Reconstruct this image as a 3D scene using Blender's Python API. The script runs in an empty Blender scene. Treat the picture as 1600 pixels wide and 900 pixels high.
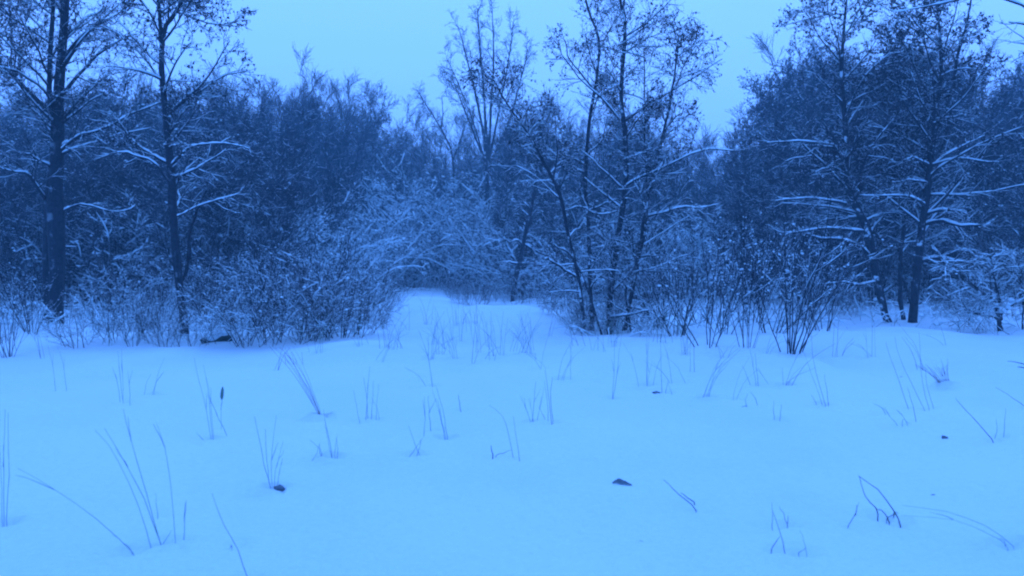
import bpy, math
import numpy as np

# ------------------------------------------------------------------ camera, sky, light, exposure
scene = bpy.context.scene
COL = scene.collection
F, CX, CY, HOR, HCAM = 1331.0, 800.0, 450.0, 400.0, 1.6      # photograph pixels, metres
PITCH = math.atan((CY - HOR) / F)
cam_d = bpy.data.cameras.new('camera')
cam_d.sensor_width = 36.0
cam_d.lens = 36.0 * F / 1600.0
cam_d.clip_end = 3000.0
cam_d.dof.use_dof = True
cam_d.dof.focus_distance = 19.0
cam_d.dof.aperture_fstop = cam_d.lens / 1000.0 / 0.011
cam = bpy.data.objects.new('camera', cam_d)
cam.location = (0, 0, HCAM)
cam.rotation_euler = (math.radians(90) - PITCH, 0, 0)
COL.objects.link(cam)
scene.camera = cam

SUN_EL, SUN_AZ = math.radians(42), math.radians(30)
world = bpy.data.worlds.new('World')
scene.world = world
world.use_nodes = True
wn, wl = world.node_tree.nodes, world.node_tree.links
wn.clear()
w_out = wn.new('ShaderNodeOutputWorld')
w_bg = wn.new('ShaderNodeBackground')
w_sky = wn.new('ShaderNodeTexSky')
w_sky.sky_type = 'NISHITA'
w_sky.sun_disc = False
w_sky.sun_elevation = SUN_EL
w_sky.sun_rotation = SUN_AZ
w_mix = wn.new('ShaderNodeMix')
w_mix.data_type = 'RGBA'
w_mix.inputs[0].default_value = 0.97                      # closed cloud cover at blue hour
w_mix.inputs[7].default_value = (3.22, 8.2, 24.5, 1)
w_bg.inputs[1].default_value = 0.10
wl.new(w_sky.outputs[0], w_mix.inputs[6])
wl.new(w_mix.outputs[2], w_bg.inputs[0])
wl.new(w_bg.outputs[0], w_out.inputs[0])

sun_d = bpy.data.lights.new('sun', 'SUN')
sun_d.energy = 1.5
sun_d.angle = math.radians(50)
sun_d.color = (0.13, 0.38, 1.0)
sun = bpy.data.objects.new('sun', sun_d)
sun.rotation_euler = (math.radians(90) - SUN_EL, 0, math.radians(180) - SUN_AZ)
COL.objects.link(sun)

vs = scene.view_settings
vs.view_transform = 'Standard'
vs.look = 'None'
vs.exposure = 0.0
vs.gamma = 1.0
vs.use_curve_mapping = False
scene.render.engine = 'CYCLES'
cy = scene.cycles
cy.use_denoising = True
cy.denoiser = 'OPENIMAGEDENOISE'
cy.filter_width = 2.1
cy.max_bounces = 5
cy.diffuse_bounces = 3
cy.glossy_bounces = 1
cy.transmission_bounces = 1
cy.transparent_max_bounces = 4
cy.volume_bounces = 0
cy.use_adaptive_sampling = True
cy.adaptive_threshold = 0.015

RNG = np.random.default_rng(7)


# ------------------------------------------------------------------ materials
def _mat(name):
    m = bpy.data.materials.new(name)
    m.use_nodes = True
    b = m.node_tree.nodes['Principled BSDF']
    b.inputs['Specular IOR Level'].default_value = 0.15
    b.inputs['Roughness'].default_value = 0.9
    return m, m.node_tree.nodes, m.node_tree.links, b


def _noise(n, l, scale, detail=4.0, rough=0.6, coord='Object', seedvec=None):
    tc = n.new('ShaderNodeTexCoord')
    tx = n.new('ShaderNodeTexNoise')
    tx.inputs['Scale'].default_value = scale
    tx.inputs['Detail'].default_value = detail
    tx.inputs['Roughness'].default_value = rough
    l.new(tc.outputs[coord], tx.inputs['Vector'])
    return tx


def _math(n, l, op, a, b=None, clamp=False):
    m = n.new('ShaderNodeMath')
    m.operation = op
    m.use_clamp = clamp
    for i, v in enumerate((a, b)):
        if v is None:
            continue
        if isinstance(v, (int, float)):
            m.inputs[i].default_value = v
        else:
            l.new(v, m.inputs[i])
    return m.outputs[0]


def _ramp(n, l, src, lo, hi):
    m = n.new('ShaderNodeMapRange')
    m.interpolation_type = 'SMOOTHSTEP'
    m.inputs[1].default_value = lo
    m.inputs[2].default_value = hi
    l.new(src, m.inputs[0])
    return m.outputs[0]


def _mixc(n, l, fac, a, b):
    m = n.new('ShaderNodeMix')
    m.data_type = 'RGBA'
    if isinstance(fac, (int, float)):
        m.inputs[0].default_value = fac
    else:
        l.new(fac, m.inputs[0])
    for i, v in ((6, a), (7, b)):
        if isinstance(v, tuple):
            m.inputs[i].default_value = (*v, 1)
        else:
            l.new(v, m.inputs[i])
    return m.outputs[2]


SNOWC = (0.60, 0.76, 0.82)


def mat_snow_ground():
    m, n, l, b = _mat('snow_cover_ground')
    big = _noise(n, l, 0.35, 5, 0.55)
    fine = _noise(n, l, 9.0, 6, 0.7)
    grain = _noise(n, l, 90.0, 3, 0.7)
    c = _mixc(n, l, _ramp(n, l, big.outputs[0], 0.3, 0.7), (0.525, 0.675, 0.73), (0.575, 0.715, 0.77))
    mid = _noise(n, l, 22.0, 4, 0.75)
    gr = _math(n, l, 'ADD', _math(n, l, 'MULTIPLY', grain.outputs[0], 0.22), _math(n, l, 'MULTIPLY', mid.outputs[0], 0.18))
    vec = n.new('ShaderNodeVectorMath')
    vec.operation = 'SCALE'
    l.new(c, vec.inputs[0])
    l.new(_math(n, l, 'ADD', gr, 0.80), vec.inputs['Scale'])
    l.new(vec.outputs[0], b.inputs['Base Color'])
    bp = n.new('ShaderNodeBump')
    bp.inputs['Strength'].default_value = 0.7
    bp.inputs['Distance'].default_value = 0.035
    l.new(fine.outputs[0], bp.inputs['Height'])
    bp2 = n.new('ShaderNodeBump')
    bp2.inputs['Strength'].default_value = 0.35
    bp2.inputs['Distance'].default_value = 0.006
    l.new(grain.outputs[0], bp2.inputs['Height'])
    l.new(bp.outputs[0], bp2.inputs['Normal'])
    l.new(bp2.outputs[0], b.inputs['Normal'])
    return m


def mat_snow():
    m, n, l, b = _mat('branch_snow')
    b.inputs['Base Color'].default_value = (*SNOWC, 1)
    f = _noise(n, l, 40, 3)
    bp = n.new('ShaderNodeBump')
    bp.inputs['Strength'].default_value = 0.4
    bp.inputs['Distance'].default_value = 0.01
    l.new(f.outputs[0], bp.inputs['Height'])
    l.new(bp.outputs[0], b.inputs['Normal'])
    return m


def mat_bark(name, c1, c2, dust, side=0.0, scale=14.0, thr=0.5):
    """bark with lying snow where the surface faces up (dust) and blown snow patches on one flank (side)"""
    m, n, l, b = _mat(name)
    tx = _noise(n, l, scale, 6, 0.65)
    col = _mixc(n, l, _ramp(n, l, tx.outputs[0], 0.35, 0.68), c1, c2)
    g = n.new('ShaderNodeNewGeometry')
    sx = n.new('ShaderNodeSeparateXYZ')
    l.new(g.outputs['Normal'], sx.inputs[0])
    spots = _noise(n, l, 2.2, 3, 0.5)
    sp = _ramp(n, l, spots.outputs[0], thr - 0.07, thr + 0.05)
    up = _ramp(n, l, sx.outputs[2], 0.25, 0.6)
    fac = _math(n, l, 'MULTIPLY', _math(n, l, 'MULTIPLY', up, sp), dust)
    if side:
        fl = _noise(n, l, 3.3, 5, 0.7)
        fs = _ramp(n, l, fl.outputs[0], 0.56, 0.62)
        dx = _math(n, l, 'ADD', _math(n, l, 'MULTIPLY', sx.outputs[0], -0.75), _math(n, l, 'MULTIPLY', sx.outputs[1], -0.45))
        fac2 = _math(n, l, 'MULTIPLY', _math(n, l, 'MULTIPLY', _ramp(n, l, dx, 0.1, 0.6), fs), side)
        fac = _math(n, l, 'MAXIMUM', fac, fac2)
    l.new(_mixc(n, l, fac, col, SNOWC), b.inputs['Base Color'])
    bp = n.new('ShaderNodeBump')
    bp.inputs['Strength'].default_value = 0.7
    bp.inputs['Distance'].default_value = 0.02
    l.new(tx.outputs[0], bp.inputs['Height'])
    l.new(bp.outputs[0], b.inputs['Normal'])
    return m


def mat_leaf():
    m, n, l, b = _mat('withered_leaf')
    tx = _noise(n, l, 2.5, 3, 0.6)
    col = _mixc(n, l, _ramp(n, l, tx.outputs[0], 0.3, 0.7), (0.011, 0.016, 0.025), (0.032, 0.038, 0.050))
    l.new(col, b.inputs['Base Color'])
    return m


def mat_straw(name, c1, c2):
    m, n, l, b = _mat(name)
    tx = _noise(n, l, 4.0, 3, 0.6)
    l.new(_mixc(n, l, _ramp(n, l, tx.outputs[0], 0.3, 0.7), c1, c2), b.inputs['Base Color'])
    return m


M = dict(
    ground=mat_snow_ground(), snow=mat_snow(),
    bark=mat_bark('alder_bark', (0.008, 0.014, 0.021), (0.026, 0.038, 0.050), 0.9, 0.85),
    bark_plain=mat_bark('old_bark', (0.008, 0.014, 0.020), (0.024, 0.036, 0.048), 0.6, 0.2),
    twig=mat_bark('frosted_twig', (0.009, 0.015, 0.025), (0.027, 0.038, 0.052), 0.9, thr=0.48),
    twig_snowy=mat_bark('snow_laden_twig', (0.012, 0.019, 0.029), (0.030, 0.042, 0.056), 1.0, thr=0.50),
    twig_far=mat_bark('far_twig', (0.010, 0.018, 0.030), (0.027, 0.040, 0.057), 0.8, thr=0.58),
    twig_red=mat_bark('reddish_brush_twig', (0.030, 0.026, 0.034), (0.062, 0.056, 0.068), 0.9, thr=0.48),
    leaf=mat_leaf(),
    straw=mat_straw('dry_straw', (0.10, 0.19, 0.15), (0.19, 0.31, 0.24)),
    straw_red=mat_straw('reddish_dry_grass', (0.13, 0.12, 0.11), (0.24, 0.22, 0.19)),
    litter=mat_straw('leaf_litter', (0.04, 0.065, 0.08), (0.20, 0.28, 0.32)),
    stick=mat_straw('dark_stick', (0.012, 0.028, 0.024), (0.036, 0.062, 0.054)),
)


# ------------------------------------------------------------------ terrain
_LAT = np.random.default_rng(3).random((64, 64))


def vnoise(x, y):
    xi, yi = np.floor(x).astype(int), np.floor(y).astype(int)
    fx, fy = x - xi, y - yi
    fx, fy = fx * fx * (3 - 2 * fx), fy * fy * (3 - 2 * fy)
    g = lambda a, b: _LAT[a % 64, b % 64]
    return (g(xi, yi) * (1 - fx) + g(xi + 1, yi) * fx) * (1 - fy) + (g(xi, yi + 1) * (1 - fx) + g(xi + 1, yi + 1) * fx) * fy - 0.5


def flat_at(px, py):
    """point of the level ground z=0 under a photograph pixel"""
    d = HCAM * F / max(py - HOR, 4)
    return (px - CX) / F * d, d


_bumps = []
for px, py, r, h in ((1405, 520, 1.3, 0.13), (1340, 545, 1.6, 0.05), (640, 480, 3.2, 0.25), (690, 500, 2.2, 0.12), (810, 505, 1.8, 0.22),
                     (35, 520, 2.0, 0.22), (1500, 540, 1.6, 0.03), (620, 570, 1.0, 0.07), (790, 600, 0.9, 0.06), (960, 575, 1.2, 0.08), (1150, 570, 1.0, 0.08),
                     (330, 600, 0.9, 0.06), (450, 590, 0.9, 0.05), (200, 640, 0.7, 0.05), (1300, 600, 0.9, 0.06), (1080, 560, 0.8, 0.06),
                     (860, 480, 1.6, 0.25), (330, 500, 1.5, 0.20), (520, 560, 1.2, 0.07)):
    x, y = flat_at(px, py)
    _bumps.append((x, y, r, h * 1.5))
_rb = np.random.default_rng(5)
for i in range(110):
    y = 5.5 + 20 * _rb.random() ** 1.2
    x = (_rb.random() * 2 - 1) * (2.5 + 0.62 * y)
    _bumps.append((x, y, 0.16 + 0.4 * _rb.random(), (0.02 + 0.07 * _rb.random()) * min(1.0, y / 11)))


def terrain(x, y):
    x = np.asarray(x, float)
    y = np.asarray(y, float)
    k = np.clip((y - 2) / 12, 0, 1)
    z = 0.22 * vnoise(x / 7.0, y / 7.0) * (0.35 + 0.65 * k) + 0.15 * vnoise(x / 2.3 + 9, y / 2.3) * (0.45 + 0.55 * k)
    z = z + 0.055 * vnoise(x / 0.8, y / 0.8 + 17) + 0.016 * vnoise(x / 0.3, y / 0.3)
    far = np.clip((np.abs(y) - 26) / 30, 0, 1)
    z = z + far * 0.9 * vnoise(x / 19 + 3, y / 19)
    for bx, by, r, h in _bumps:
        d2 = ((x - bx) ** 2 + (y - by) ** 2 * 0.6) / (r * r)
        z = z + h * np.exp(-d2 * 1.3)
    return z


def tz(x, y):
    return float(terrain(x, y))


_cp, _sp = math.cos(PITCH), math.sin(PITCH)


def ray(px, py):
    v = np.array([(px - CX) / F, 1.0, -(py - CY) / F])
    return np.array([v[0], v[1] * _cp + v[2] * _sp, -v[1] * _sp + v[2] * _cp])


def P3(px, py, D):
    r = ray(px, py)
    return np.array([0, 0, HCAM]) + r * (D / r[1])


_TT = np.concatenate([np.arange(2.0, 30, 0.12), np.arange(30, 150, 0.6)])


def ground_at(px, py):
    r = ray(px, py)
    o = np.array([0, 0, HCAM])
    p = o[None] + r[None] * _TT[:, None]
    dz = p[:, 2] - terrain(p[:, 0], p[:, 1])
    k = np.argmax(dz < 0)
    if dz[k] >= 0:
        return p[-1]
    t = _TT[k] if k == 0 else _TT[k - 1] + (_TT[k] - _TT[k - 1]) * dz[k - 1] / (dz[k - 1] - dz[k])
    q = o + r * t
    return np.array([q[0], q[1], tz(q[0], q[1])])


# ------------------------------------------------------------------ mesh helpers
def mesh_np(name, verts, quads=None, tris=None, smooth=True):
    me = bpy.data.meshes.new(name)
    verts = np.ascontiguousarray(verts, dtype=np.float32)
    nq = 0 if quads is None else len(quads)
    nt = 0 if tris is None else len(tris)
    loops = np.concatenate([a.reshape(-1) for a in (quads, tris) if a is not None and len(a)]).astype(np.int32)
    starts = np.concatenate([np.arange(nq) * 4, nq * 4 + np.arange(nt) * 3]).astype(np.int32)
    me.vertices.add(len(verts))
    me.vertices.foreach_set('co', verts.reshape(-1))
    me.loops.add(len(loops))
    me.loops.foreach_set('vertex_index', loops)
    me.polygons.add(nq + nt)
    me.polygons.foreach_set('loop_start', starts)
    if smooth:
        me.polygons.foreach_set('use_smooth', np.ones(nq + nt, dtype=bool))
    me.update()
    return me


def tubes(pts, rad, k=6, cap=False, squash=1.0):
    """pts (N,P,3), rad (N,P) -> verts, quads of N tubes"""
    N, P, _ = pts.shape
    t = np.gradient(pts, axis=1)
    t /= np.linalg.norm(t, axis=2, keepdims=True) + 1e-9
    mean = t.mean(axis=1)
    ref = np.where(np.abs(mean[:, 2:3]) > 0.8, np.array([[1.0, 0, 0]]), np.array([[0, 0, 1.0]]))
    ref = np.repeat(ref[:, None, :], P, axis=1)
    u = np.cross(t, ref)
    u /= np.linalg.norm(u, axis=2, keepdims=True) + 1e-9
    v = np.cross(u, t)
    a = np.arange(k) / k * 2 * math.pi
    ring = pts[:, :, None, :] + rad[:, :, None, None] * (np.cos(a)[None, None, :, None] * u[:, :, None, :] + squash * np.sin(a)[None, None, :, None] * v[:, :, None, :])
    verts = ring.reshape(-1, 3)
    i = np.arange(N)[:, None, None] * P * k + np.arange(P - 1)[None, :, None] * k
    j = np.arange(k)[None, None, :]
    j2 = (j + 1) % k
    q = np.stack([i + j, i + j2, i + k + j2, i + k + j], axis=-1).reshape(-1, 4)
    return verts, q


def link(o, parent=None):
    COL.objects.link(o)
    if parent is not None:
        o.parent = parent
    return o


def part(name, me, mat, parent, kind=None):
    if not me.materials:
        me.materials.append(M[mat])
    o = bpy.data.objects.new(name, me)
    link(o, parent)
    if kind:
        o['kind'] = kind
    return o


def tag(o, label, cat, group=None, kind=None):
    o['label'] = label
    if cat:
        o['category'] = cat
    if group:
        o['group'] = group
    elif 'group' in o:
        del o['group']
    if kind:
        o['kind'] = kind
    return o


def empty(name, loc=(0, 0, 0), rz=0.0, s=1.0):
    o = bpy.data.objects.new(name, None)
    o.empty_display_size = 0.2
    o.location = loc
    o.rotation_euler = (0, 0, rz)
    o.scale = (s, s, s)
    return link(o)


def copy_tree(root, loc, rz, s):
    c = root.copy()
    COL.objects.link(c)
    c.location = loc
    c.rotation_euler = (0, 0, rz)
    c.scale = s if isinstance(s, tuple) else (s, s, s)
    for ch in root.children:
        d = ch.copy()
        COL.objects.link(d)
        d.parent = c
        for g in ch.children:
            e = g.copy()
            COL.objects.link(e)
            e.parent = d
    return c


def smooth_path(ctrl, n):
    """Catmull-Rom through control points (m,d)"""
    c = np.asarray(ctrl, float)
    if len(c) == 2:
        t = np.linspace(0, 1, n)[:, None]
        return c[0] * (1 - t) + c[1] * t
    e = np.vstack([2 * c[0] - c[1], c, 2 * c[-1] - c[-2]])
    m = len(c) - 1
    out = []
    for s in np.linspace(0, m - 1e-6, n):
        i = int(s)
        t = s - i
        p0, p1, p2, p3 = e[i], e[i + 1], e[i + 2], e[i + 3]
        out.append(0.5 * ((2 * p1) + (-p0 + p2) * t + (2 * p0 - 5 * p1 + 4 * p2 - p3) * t * t + (-p0 + 3 * p1 - 3 * p2 + p3) * t ** 3))
    return np.array(out)


def grow(pts, rad, n, rng, t=(0.2, 1.0), ang=(50, 12), L=(0.3, 0.5), taper_t=0.5, rr=0.6, rmin=0.003, P=5, up=0.0, wander=0.15, droop=0.0, rcap=1.0):
    """children of every polyline: n each, at t along it, ang off it"""
    N, Q, _ = pts.shape
    idx = np.repeat(np.arange(N), n)
    m = len(idx)
    if m == 0:
        return np.zeros((0, P, 3)), np.zeros((0, P))
    tt = (np.tile(np.arange(n), N) + rng.random(m)) / n
    tt = t[0] + (t[1] - t[0]) * tt
    s = tt * (Q - 1)
    i0 = np.minimum(s.astype(int), Q - 2)
    f = (s - i0)[:, None]
    p = pts[idx, i0] * (1 - f) + pts[idx, i0 + 1] * f
    r = rad[idx, i0] * (1 - f[:, 0]) + rad[idx, i0 + 1] * f[:, 0]
    T = pts[idx, i0 + 1] - pts[idx, i0]
    T /= np.linalg.norm(T, axis=1, keepdims=True) + 1e-9
    w = rng.normal(size=(m, 3))
    w -= (w * T).sum(1, keepdims=True) * T
    w /= np.linalg.norm(w, axis=1, keepdims=True) + 1e-9
    a = np.radians(ang[0] + ang[1] * rng.normal(size=m))[:, None]
    d = np.cos(a) * T + np.sin(a) * w
    ln = (L[0] + (L[1] - L[0]) * rng.random(m)) * (1 - taper_t * tt)
    out = np.zeros((m, P, 3))
    out[:, 0] = p
    seg = (ln / (P - 1))[:, None]
    for k in range(1, P):
        d = d + wander * rng.normal(size=(m, 3))
        d[:, 2] += up - droop * k / P
        d /= np.linalg.norm(d, axis=1, keepdims=True) + 1e-9
        out[:, k] = out[:, k - 1] + d * seg
    r0 = np.clip(r * rr, rmin, rcap)
    u = np.linspace(0, 1, P)[None, :]
    return out, r0[:, None] * (1 - u) + np.minimum(r0, rmin)[:, None] * u * 0.8


def snow_on(pts, rad, rng, amount=1.0, add=0.006, cover=0.8, k=5):
    """mounded snow lying along the upper side of branches"""
    t = np.gradient(pts, axis=1)
    t /= np.linalg.norm(t, axis=2, keepdims=True) + 1e-9
    hor = np.sqrt(np.clip(1 - t[..., 2] ** 2, 0, 1))
    w = np.clip((hor - 0.38) / 0.4, 0, 1)
    w = w * w * (3 - 2 * w)
    nz = rng.random(rad.shape)
    keep = np.where(rng.random(rad.shape) < cover, 1.0, 0.35)
    rs = w * amount * (rad * 0.75 + add) * (0.75 + 0.4 * nz) * keep
    c = pts.copy()
    c[..., 2] += rad * 0.75 + rs * 0.35
    rs[:, 0] *= 0.6
    rs[:, -1] *= 0.5
    dead = rs < 0.0008
    c[..., 2] = np.where(dead, pts[..., 2], c[..., 2])
    rs = np.maximum(rs, 0.0003)
    any_ = (~dead).any(axis=1)
    return tubes(c[any_], rs[any_], k) if any_.any() else (np.zeros((0, 3)), np.zeros((0, 4), int))


def merge(chunks):
    V, Q, off = [], [], 0
    for v, q in chunks:
        if len(v) == 0:
            continue
        V.append(v)
        Q.append(q + off)
        off += len(v)
    return np.vstack(V), np.vstack(Q)


def leaves_on(pts, n, rng, size=(0.05, 0.10), prob=None):
    """curled dead leaves hanging at twigs: each a folded pair of quads"""
    N, P, _ = pts.shape
    idx = np.repeat(np.arange(N), n)
    if prob is not None:
        idx = idx[rng.random(len(idx)) < prob[idx]]
    m = len(idx)
    if m == 0:
        return np.zeros((0, 3)), np.zeros((0, 4), int)
    s = (0.35 + 0.65 * rng.random(m)) * (P - 1)
    i0 = np.minimum(s.astype(int), P - 2)
    f = (s - i0)[:, None]
    p = pts[idx, i0] * (1 - f) + pts[idx, i0 + 1] * f
    d = rng.normal(size=(m, 3)) * 0.55
    d[:, 2] -= 0.75
    d /= np.linalg.norm(d, axis=1, keepdims=True)
    w = np.cross(d, rng.normal(size=(m, 3)))
    w /= np.linalg.norm(w, axis=1, keepdims=True) + 1e-9
    nn = np.cross(d, w)
    L = (size[0] + (size[1] - size[0]) * rng.random(m))[:, None]
    W = L * (0.28 + 0.2 * rng.random(m))[:, None]
    cur = L * (0.05 + 0.35 * rng.random(m))[:, None]
    st = p + d * L * 0.25
    b = [p, st + w * W + nn * cur, st + d * L * 0.75, st - w * W + nn * cur, st + d * L * 0.35 - nn * cur * 0.2]
    v = np.stack(b, axis=1).reshape(-1, 3)
    o = (np.arange(m) * 5)[:, None]
    q = np.concatenate([o + np.array([[0, 1, 2, 4]]), o + np.array([[0, 4, 2, 3]])])
    return v, q


def clumps(p, r, rng):
    """little snow lumps: squashed octahedra"""
    m = len(p)
    base = np.array([[1, 0, 0], [0, 1, 0], [-1, 0, 0], [0, -1, 0], [0, 0, 0.7], [0, 0, -0.45]])
    a = rng.random(m) * 6.28
    c, s = np.cos(a)[:, None], np.sin(a)[:, None]
    st = (0.7 + 0.9 * rng.random(m))[:, None]
    B = np.stack([(base[:, 0] * st) * c - base[:, 1] * s, (base[:, 0] * st) * s + base[:, 1] * c, np.repeat(base[None, :, 2], m, 0)], axis=-1)
    v = (p[:, None, :] + B * r[:, None, None]).reshape(-1, 3)
    o = (np.arange(m) * 6)[:, None, None]
    f = np.array([[0, 1, 4], [1, 2, 4], [2, 3, 4], [3, 0, 4], [1, 0, 5], [2, 1, 5], [3, 2, 5], [0, 3, 5]])[None]
    return v, (o + f).reshape(-1, 3)


# ------------------------------------------------------------------ the setting: snow-covered ground
xs = np.concatenate([-np.geomspace(400, 15, 34)[:-1], np.concatenate([np.arange(-15, -7, 0.2), np.arange(-7, 7, 0.065), np.arange(7, 15.01, 0.2)]), np.geomspace(15, 400, 34)[1:]])
ys = np.concatenate([np.linspace(-60, 2.5, 16)[:-1], np.arange(2.5, 4, 0.1), np.arange(4, 11, 0.055), np.arange(11, 24, 0.12), np.arange(24, 60, 0.4), np.geomspace(60, 1500, 26)])
GX, GY = np.meshgrid(xs, ys)
GZ = terrain(GX, GY)
nx, ny = len(xs), len(ys)
gi = (np.arange(ny - 1)[:, None] * nx + np.arange(nx - 1)[None, :])
gq = np.stack([gi, gi + 1, gi + nx + 1, gi + nx], axis=-1).reshape(-1, 4)
gme = mesh_np('snowy_ground', np.stack([GX, GY, GZ], -1).reshape(-1, 3), gq)
gme.materials.append(M['ground'])
ground = link(bpy.data.objects.new('ground', gme))
WELLS = []                                   # hollows that stems and trunks leave in the snow
tag(ground, 'deep fresh snow covering the open clearing', None, kind='structure')


# ------------------------------------------------------------------ trees traced along the wood's edge
def px_stem(path, D, base_D=None):
    """control points (px, py, width_px[, depth offset]) at distance D -> points, radii"""
    pts, rad = [], []
    for c in path:
        d = D + (c[3] if len(c) > 3 else 0.0)
        pts.append(P3(c[0], c[1], d))
        rad.append(c[2] * d / F / 2 * 0.85)
    return np.array(pts), np.array(rad)


def alder(name, label, cat, base, D, stems, limbs, rng, auto=14, auto_L=(0.9, 2.0), leaf_z=(2.6, 4.0), leaf=1.0, twig_n=(9, 7, 3), limb_t=(0.3, 1.0), bark='bark',
          lumps=900, limb_up=0.03, group=None, auto_stems=None, twig='twig', limb_ang=(66, 14), snow=1.0, taper=0.55, side=16, leaf_n=4, fat=1.0, thin=1.0, leaf_s=(0.03, 0.062)):
    loc = np.array([base[0], base[1], base[2]])
    root = empty(name, tuple(loc))
    WELLS.append((loc[0], loc[1], 0.28, 0.07))
    tag(root, label, cat, group)
    allp, allr, main_p, main_r = [], [], [], []
    for si, st in enumerate(stems):
        p, r = px_stem(st, D)
        r = r * thin
        n = 26
        q = smooth_path(np.hstack([p, r[:, None]]), n)
        sp, sr = q[:, :3], np.maximum(q[:, 3], 0.006)
        if st[0][1] > 470:                     # reaches the ground: sink the foot, flare it
            sp = np.vstack([sp[0] + np.array([0, 0, -0.35]), sp])
            sr = np.concatenate([[sr[0] * 1.35], sr])
            sr[1] *= 1.2
            sp, sr = sp[:27], sr[:27]
        sp = sp + np.cumsum(rng.normal(size=sp.shape) * 0.008, axis=0) * (np.arange(len(sp)) > 1)[:, None]
        v, qd = tubes(sp[None] - loc, sr[None] * (1 + 0.06 * rng.normal(size=sr.shape))[None], 10)
        part('trunk', mesh_np('trunk', v, qd), bark, root)
        if len(sp) == 26:
            sp, sr = np.vstack([sp[:1], sp]), np.concatenate([sr[:1], sr])
        main_p.append(sp)
        main_r.append(sr)
    sel = range(len(stems)) if auto_stems is None else auto_stems
    mp, mr = np.array([main_p[i] for i in sel]), np.array([main_r[i] for i in sel])
    LP, LR = grow(mp, mr, auto, rng, t=limb_t, ang=limb_ang, L=auto_L, taper_t=taper, rr=0.45, rmin=0.009, P=8, up=limb_up, wander=0.10, droop=0.05, rcap=0.045)
    lim = [(LP[i], LR[i]) for i in range(len(LP))]
    for lb in limbs:
        p, r = px_stem(lb, D)
        r = r * 0.8 * thin
        q = smooth_path(np.hstack([p, r[:, None]]), 8)
        q[:, :3] += rng.normal(size=(8, 3)) * 0.025 * np.linspace(0, 1, 8)[:, None]
        lim.append((q[:, :3], np.maximum(q[:, 3], 0.007)))
    for p, r in lim:
        v, q = tubes(p[None] - loc, r[None], 6)
        lo = part('limb', mesh_np('limb', v, q), 'twig', root)
        # finer samples so that the snow breaks up along the limb
        fp = smooth_path(np.hstack([p, r[:, None]]), 20)
        v, q = snow_on(fp[None, :, :3] - loc, fp[None, :, 3], rng, 0.95 * snow, 0.007, 0.85, 6)
        if len(v):
            part('snow_cover', mesh_np('snow_cover', v, q), 'snow', lo)
    A, R = np.array([a for a, b in lim]), np.array([b for a, b in lim])
    p2, r2 = grow(A, R, twig_n[0], rng, t=(0.15, 1.0), ang=(48, 14), L=(0.4, 0.95), rr=0.55, rmin=0.005 * fat, P=6, up=0.03, wander=0.13, droop=0.04)
    pm, rm = grow(mp, mr, side, rng, t=(0.45, 1.0), ang=(50, 14), L=(0.4, 1.0), rr=0.25, rmin=0.005 * fat, P=6, up=0.05, wander=0.12, rcap=0.012)
    p2, r2 = np.vstack([p2, pm]), np.vstack([r2, rm])
    p3, r3 = grow(p2, r2, twig_n[1], rng, t=(0.15, 1.0), ang=(46, 15), L=(0.2, 0.5), rr=0.6, rmin=0.0035 * fat, P=4, up=0.02, wander=0.16)
    p4, r4 = grow(p3, r3, twig_n[2], rng, t=(0.3, 1.0), ang=(45, 15), L=(0.1, 0.25), rr=0.7, rmin=0.0028 * fat, P=3, up=0.0, wander=0.2)
    v, q = merge([tubes(p2 - loc, r2, 4), tubes(p3 - loc, r3, 3), tubes(p4 - loc, r4, 3)])
    tw = part('twigs', mesh_np('twigs', v, q), twig, root, 'stuff')
    ch = [snow_on(p2 - loc, r2, rng, 0.9 * snow, 0.005, 0.45, 4)]
    sel3 = rng.random(len(p3)) < 0.30
    ch.append(snow_on(p3[sel3] - loc, r3[sel3], rng, snow, 0.005, 0.6, 3))
    v, q = merge(ch)
    allq = np.vstack([p2[:, 1:].reshape(-1, 3), p3[:, 1:].reshape(-1, 3)])
    k = rng.integers(0, len(allq), int(lumps))
    cv, ct = clumps(allq[k] - loc, 0.008 + 0.024 * rng.random(len(k)) ** 2, rng)
    me = mesh_np('snow_load', np.vstack([v, cv]), q, ct + len(v))
    part('snow_load', me, 'snow', tw, 'stuff')
    if leaf > 0:
        z = np.vstack([p3[:, -1], np.zeros((0, 3))])[:, 2]
        pr = np.clip((z - leaf_z[0]) / (leaf_z[1] - leaf_z[0]), 0.02, 1) * leaf
        patch = vnoise(p3[:, -1, 0] * 2.4 + 5, p3[:, -1, 2] * 2.4 + p3[:, -1, 1] * 1.3)
        pr = pr * np.clip(0.5 + 2.0 * patch, 0.08, 1)
        v1 = leaves_on(p3, leaf_n, rng, leaf_s, pr)
        z4 = p4[:, -1, 2]
        pr4 = np.clip((z4 - leaf_z[0]) / (leaf_z[1] - leaf_z[0]), 0.0, 1) * leaf * 0.45
        v2 = leaves_on(p4, 1, rng, (0.028, 0.055), pr4)
        v, q = merge([v1, v2])
        part('leaves', mesh_np('leaves', v - loc, q, smooth=False), 'leaf', root, 'stuff')
    return root


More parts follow.
